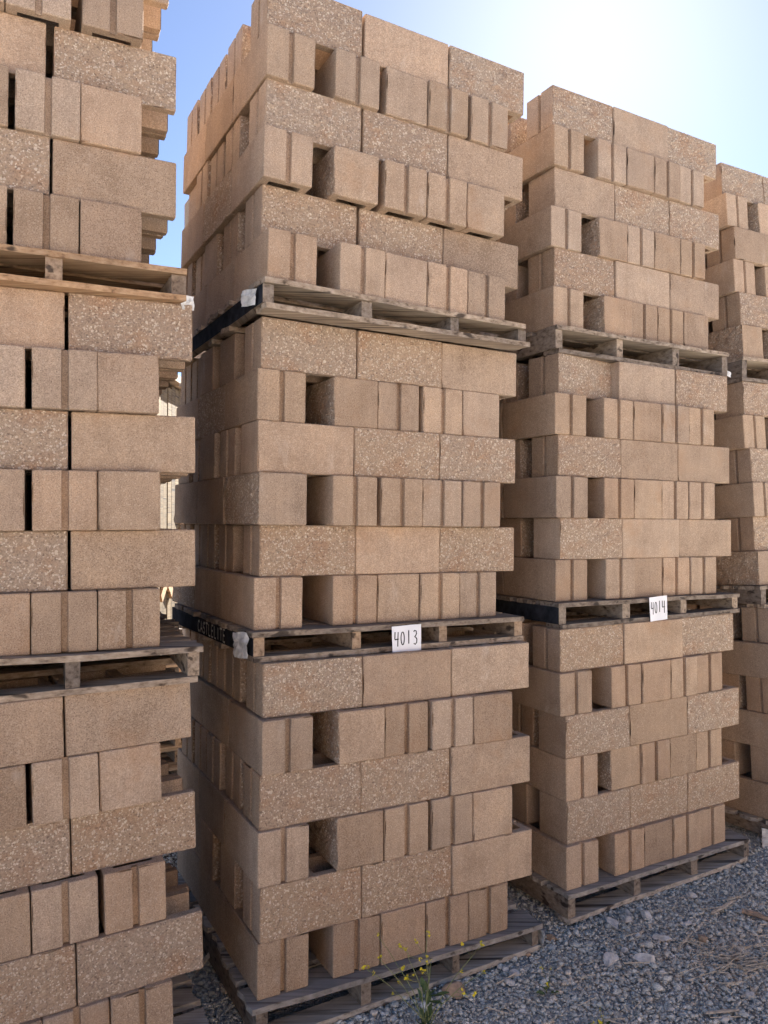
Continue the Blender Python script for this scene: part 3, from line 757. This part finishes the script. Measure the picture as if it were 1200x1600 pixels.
ROCKS = [(.27, 3.03, .115, .38, 1, 'large flat brownish rock beside the yellow flowered weed'), (1.01, 3.49, .080, .45, 0, 'pale flat rock nearest the third stack\'s front pallet corner'),
  (1.18, 3.54, .062, .6, 0, 'square bluish rock just right of the pale flat rock'), (1.11, 3.58, .038, .6, 0, 'small pale stone, upper of the pair in front of the third stack\'s pallet'),
  (1.09, 3.52, .043, .6, 0, 'small pale stone, lower of the pair in front of the third stack\'s pallet'), (.92, 3.21, .095, .35, 0, 'flat grey rock, left of two large ones in the middle of the gravel'),
  (1.06, 3.20, .09, .45, 0, 'pale pointed rock, right of two large ones in the middle of the gravel'), (1.19, 3.37, .072, .35, 0, 'thin flat grey stone between the pale rocks'),
  (1.35, 3.34, .062, .6, 1, 'tan rock beside the dry straw'), (1.34, 3.48, .053, .4, 0, 'low grey stone behind the tan rock'), (1.10, 3.11, .026, .7, 0, 'tiny white stone right below the pale pointed rock'),
  (1.37, 2.95, .042, .7, 0, 'pale stone near the lower right corner'), (1.05, 2.88, .03, .5, 0, 'small pale stone at the bottom edge of the gravel'), (1.09, 3.39, .028, .7, 0, 'small white round stone left of the thin flat stone'),
  (1.00, 3.28, .038, .6, 0, 'small grey stone above the flat grey rock'), (1.45, 3.72, .05, .6, 0, 'grey stone in front of the third stack\'s pallet right half'), (1.43, 3.20, .034, .6, 1, 'small brown stone in the dry straw'),
  (.72, 3.39, .045, .5, 1, 'brown stone off the right end of the second stack\'s bottom pallet'), (1.21, 2.81, .034, .6, 0, 'small grey stone by the pale splinter'), (.49, 3.17, .037, .6, 0, 'small grey stone, farthest of the cluster below the second stack\'s pallet'),
  (.49, 3.08, .042, .6, 0, 'small pale stone, nearest of the cluster below the second stack\'s pallet'), (.60, 3.27, .034, .5, 1, 'small brownish stone at the second stack\'s pallet right foot'), (.52, 3.13, .05, .5, 0, 'middle grey stone of the cluster below the second stack\'s pallet')]
for k, (x, y, w, fl, br, lab) in enumerate(ROCKS): rock(x, y, w, k + 2, fl, M_ROCKB if br else M_ROCK, lab)

def stick(x, y, L_, w, ang, seed, label, lift=.008, tilt=0.0, mat=None, cat='stick'):
    r = random.Random(seed); V, Fc = [], []
    n = 9; s = 6
    for i in range(n):
        t = i / (n - 1); rr = w * (.55 + .45 * math.sin(math.pi * min(.9, max(.12, t)))) * r.uniform(.85, 1.15)
        b = w * .5 * noise.noise(Vector((t * 3, seed, 0)))
        for k in range(s):
            a = 2 * math.pi * k / s
            V.append(((t - .5) * L_ + r.uniform(-.1, .1) * w, b + rr * math.cos(a), rr * .6 * math.sin(a)))
    for i in range(n - 1):
        for k in range(s):
            Fc.append((i * s + k, i * s + (k + 1) % s, (i + 1) * s + (k + 1) % s, (i + 1) * s + k))
    Fc.append(tuple(range(s))[::-1]); Fc.append(tuple((n - 1) * s + k for k in range(s)))
    o = link('wood_splinter', pydata('wood_splinter', V, Fc), None, [mat or M_STICK])
    o.location = (x, y, gz(x) + lift); o.rotation_euler = (0, tilt, ang)
    tag(o, label, cat, 'splinters of wood on the ground')
stick(1.55, 3.60, .17, .012, .55, 1, 'forked pale splinter in front of the third stack', .014, -.1)
stick(1.66, 3.52, .11, .02, -.7, 2, 'thick brown wood chunk by the right edge', .015, 0, M_ROCKB)
stick(1.22, 2.85, .13, .008, .15, 3, 'long pale splinter at the bottom right of the gravel', .012)
stick(1.27, 3.32, .13, .005, .75, 4, 'thin dry twig leaning by the tan rock', .02, -.2)
stick(.98, 3.33, .14, .004, -.9, 5, 'thin grey twig among the pale rocks', .012)
stick(-.72, 3.25, .17, .012, 1.0, 6, 'pale splinter leaning in the alley, nearer the camera', .05, -.5)
stick(-.77, 3.38, .18, .012, 1.3, 7, 'pale splinter leaning in the alley, farther back', .07, -.6)

V, Fc = [], []                                                     # dry straw litter
r = random.Random(8)
for k in range(90):
    cx, cy = r.gauss(1.40, .10), r.gauss(3.19, .07)
    if k > 60: cx, cy = r.uniform(.3, 1.8), r.uniform(2.7, 3.7)
    a = r.gauss(.1, .5); L_ = r.uniform(.03, .12); w = r.uniform(.0012, .0024); z = gz(cx) + r.uniform(.008, .018); dz = r.uniform(-.008, .012)
    b = len(V); dx, dy = math.cos(a) * L_ / 2, math.sin(a) * L_ / 2; px_, py_ = -math.sin(a) * w, math.cos(a) * w
    for e in (-1, 1):
        V += [(cx + e * dx + px_, cy + e * dy + py_, z + e * dz), (cx + e * dx - px_, cy + e * dy - py_, z + e * dz), (cx + e * dx, cy + e * dy, z + e * dz + w * 1.6)]
    Fc += [(b, b + 1, b + 4, b + 3), (b + 1, b + 2, b + 5, b + 4), (b + 2, b, b + 3, b + 5)]
tag(link('dry_straw', pydata('dry_straw', V, Fc), None, [M_STICK]), 'dry straw litter scattered on the gravel', 'straw', kind='stuff')

# ------------------------------------------------------------------ weeds with yellow flowers
def tube(pts, r0, r1, s=5):
    V, Fc = [], []; n = len(pts)
    for i, p in enumerate(pts):
        d = (Vector(pts[min(i + 1, n - 1)]) - Vector(pts[max(i - 1, 0)])).normalized()
        u = d.orthogonal().normalized(); v = d.cross(u); rr = r0 + (r1 - r0) * i / (n - 1)
        for k in range(s):
            a = 2 * math.pi * k / s; V.append(Vector(p) + (u * math.cos(a) + v * math.sin(a)) * rr)
    for i in range(n - 1):
        for k in range(s): Fc.append((i * s + k, i * s + (k + 1) % s, (i + 1) * s + (k + 1) % s, (i + 1) * s + k))
    return V, Fc
def flower_mesh(seed):
    r = random.Random(seed); V, Fc = [], []
    for q in range(3):
        c = Vector((r.uniform(-.006, .006), r.uniform(-.006, .006), r.uniform(-.006, .006)))
        for k in range(4):
            a = k * math.pi / 2 + r.uniform(-.3, .3); el = r.uniform(.1, .8); L_ = r.uniform(.005, .008)
            d = Vector((math.cos(a) * math.cos(el), math.sin(a) * math.cos(el), math.sin(el))); s = Vector((-math.sin(a), math.cos(a), 0)) * L_ * .5
            b = len(V); V += [c, c + d * L_ * .6 + s, c + d * L_, c + d * L_ * .6 - s]; Fc.append((b, b + 1, b + 2, b + 3))
    return pydata('flower', V, Fc)
FL = [flower_mesh(k) for k in range(4)]
for f_ in FL: f_.materials.append(M_PETAL)
def leaf_mesh():
    V, Fc = [], []
    for i in range(5):
        t = i / 4; w = .22 * math.sin(math.pi * (.1 + .85 * t)); V += [(t, -w, .15 * t * (1 - t)), (t, 0, .15 * t * (1 - t) - .05), (t, w, .15 * t * (1 - t))]
    for i in range(4):
        a = i * 3; Fc += [(a, a + 1, a + 4, a + 3), (a + 1, a + 2, a + 5, a + 4)]
    return pydata('leaf', V, Fc)
LF = leaf_mesh(); LF.materials.append(M_LEAF)
def weed(x, y, h, nst, spread, seed, label, nleaf, nfl=4):
    root = empty('flowering_weed', (x, y, gz(x) - .005)); r = random.Random(seed)
    tag(root, label, 'weed', 'yellow flowering weeds')
    for k in range(nst):
        a = r.uniform(0, 6.28); sp = spread * r.uniform(.3, 1.0); hh = h * r.uniform(.55, 1.0)
        pts = []
        for i in range(8):
            t = i / 7
            pts.append((math.cos(a) * sp * t ** 1.5 + .012 * noise.noise(Vector((t * 3, k, seed))), math.sin(a) * sp * t ** 1.5 + .012 * noise.noise(Vector((t * 3, k, seed + 9))), hh * t))
        V, Fc = tube(pts, .0022, .0009); st = link('stem', pydata('stem', V, Fc), root, [M_STEM])
        for q in range(nfl):
            t = r.uniform(.5, 1.0) if q else 1.0; i = min(6, int(t * 7)); p0 = Vector(pts[i]).lerp(Vector(pts[i + 1]), t * 7 - i)
            b = r.uniform(0, 6.28); L_ = r.uniform(.015, .07) if q else .004
            p1 = p0 + Vector((math.cos(b) * L_, math.sin(b) * L_, L_ * r.uniform(.1, .7)))
            V, Fc = tube([p0, p0.lerp(p1, .5) + Vector((0, 0, -.003)), p1], .0009, .0006, 4); link('twig', pydata('twig', V, Fc), st, [M_STEM])
            f_ = bpy.data.objects.new('flower', FL[r.randrange(4)]); COL.objects.link(f_); f_.parent = st
            f_.location = p1; f_.rotation_euler = (r.uniform(-.9, .9), r.uniform(-.9, .9), r.uniform(0, 6)); s = r.uniform(.6, 1.05); f_.scale = (s, s, s)
    for q in range(nleaf):
        l = bpy.data.objects.new('leaf', LF); COL.objects.link(l); l.parent = root
        a = r.uniform(0, 6.28); l.location = (math.cos(a) * r.uniform(0, .03), math.sin(a) * r.uniform(0, .03), r.uniform(.0, h * .35)); l.rotation_euler = (r.uniform(-.4, .4), r.uniform(-1.1, .1), a)
        s = r.uniform(.025, .06); l.scale = (s, s, s)
weed(.15, 2.80, .42, 8, .25, 4, 'tall spindly yellow-flowered weed in front of the second stack', 26, 4)
weed(.62, 3.02, .04, 2, .02, 6, 'tiny yellow-flowered sprout below the second stack\'s pallet right end', 4, 2)
weed(.78, 2.80, .04, 2, .03, 7, 'tiny yellow-flowered sprout low in the middle of the gravel', 4, 2)

# ------------------------------------------------------------------ pale plank shed far behind, seen through the alley
shed = empty('plank_shed', (-2.4, 8.6, gz(-2.4))); tag(shed, 'pale sunlit plank shed glimpsed through the alley', 'shed')
def cuboid(name, parent, x0, x1, y0, y1, z0, z1, mat):
    V = [(x, y, z) for z in (z0, z1) for (x, y) in ((x0, y0), (x1, y0), (x1, y1), (x0, y1))]
    return link(name, pydata(name, V, [(0, 3, 2, 1), (4, 5, 6, 7), (0, 1, 5, 4), (1, 2, 6, 5), (2, 3, 7, 6), (3, 0, 4, 7)]), parent, [mat])
r = random.Random(2)
for k in range(22):
    y0 = -1.6 + k * .15; cuboid('plank', shed, -.03 + r.uniform(0, .012), r.uniform(0, .012), y0, y0 + .142, .02, 3.4 + r.uniform(-.03, .03), M_SHED)
cuboid('wall', shed, -1.8, -.04, -1.58, 1.68, 0, 3.35, M_SHED)
cuboid('roof', shed, -1.95, .1, -1.75, 1.85, 3.45, 3.53, M_WG)
for k in range(4):
    o = cuboid('brace', shed, .013, .04, -.05, .05, -.75, .75, M_WB); o.location = (0, -1.1 + k * .7, 1.55); o.rotation_euler = (rad(50 if k % 2 else -50), 0, 0)

# ------------------------------------------------------------------ old pallets added behind the alley to cover bright sunlit ground
for k in range(8):
    z0 = gz(-1.75) + k * .122
    pr = empty('filler_pallet', (-1.72 + r.uniform(-.03, .03), 6.05 + r.uniform(-.03, .03), z0)); pr.rotation_euler = (0, 0, .5 + r.uniform(-.05, .05))
    tag(pr, '%s old pallet from the ground in the added dark pile beyond the alley' % ORD[k] if k < 6 else ('second old pallet from the top' if k == 6 else 'topmost old pallet') + ' of the added dark pile beyond the alley', 'pallet', 'old pallets added beyond the alley')
    for q in range(3): cuboid('stringer', pr, -.58 + q * .56, -.54 + q * .56, -.5, .5, .019, .101, M_WBy)
    for q in range(6): cuboid('deck_board', pr, -.6, .6, -.5 + q * .18, -.4 + q * .18, .1015, .1195, M_WG)
    for q in range(3): cuboid('bottom_board', pr, -.6, .6, -.5 + q * .45, -.4 + q * .45, .0005, .0185, M_WG)
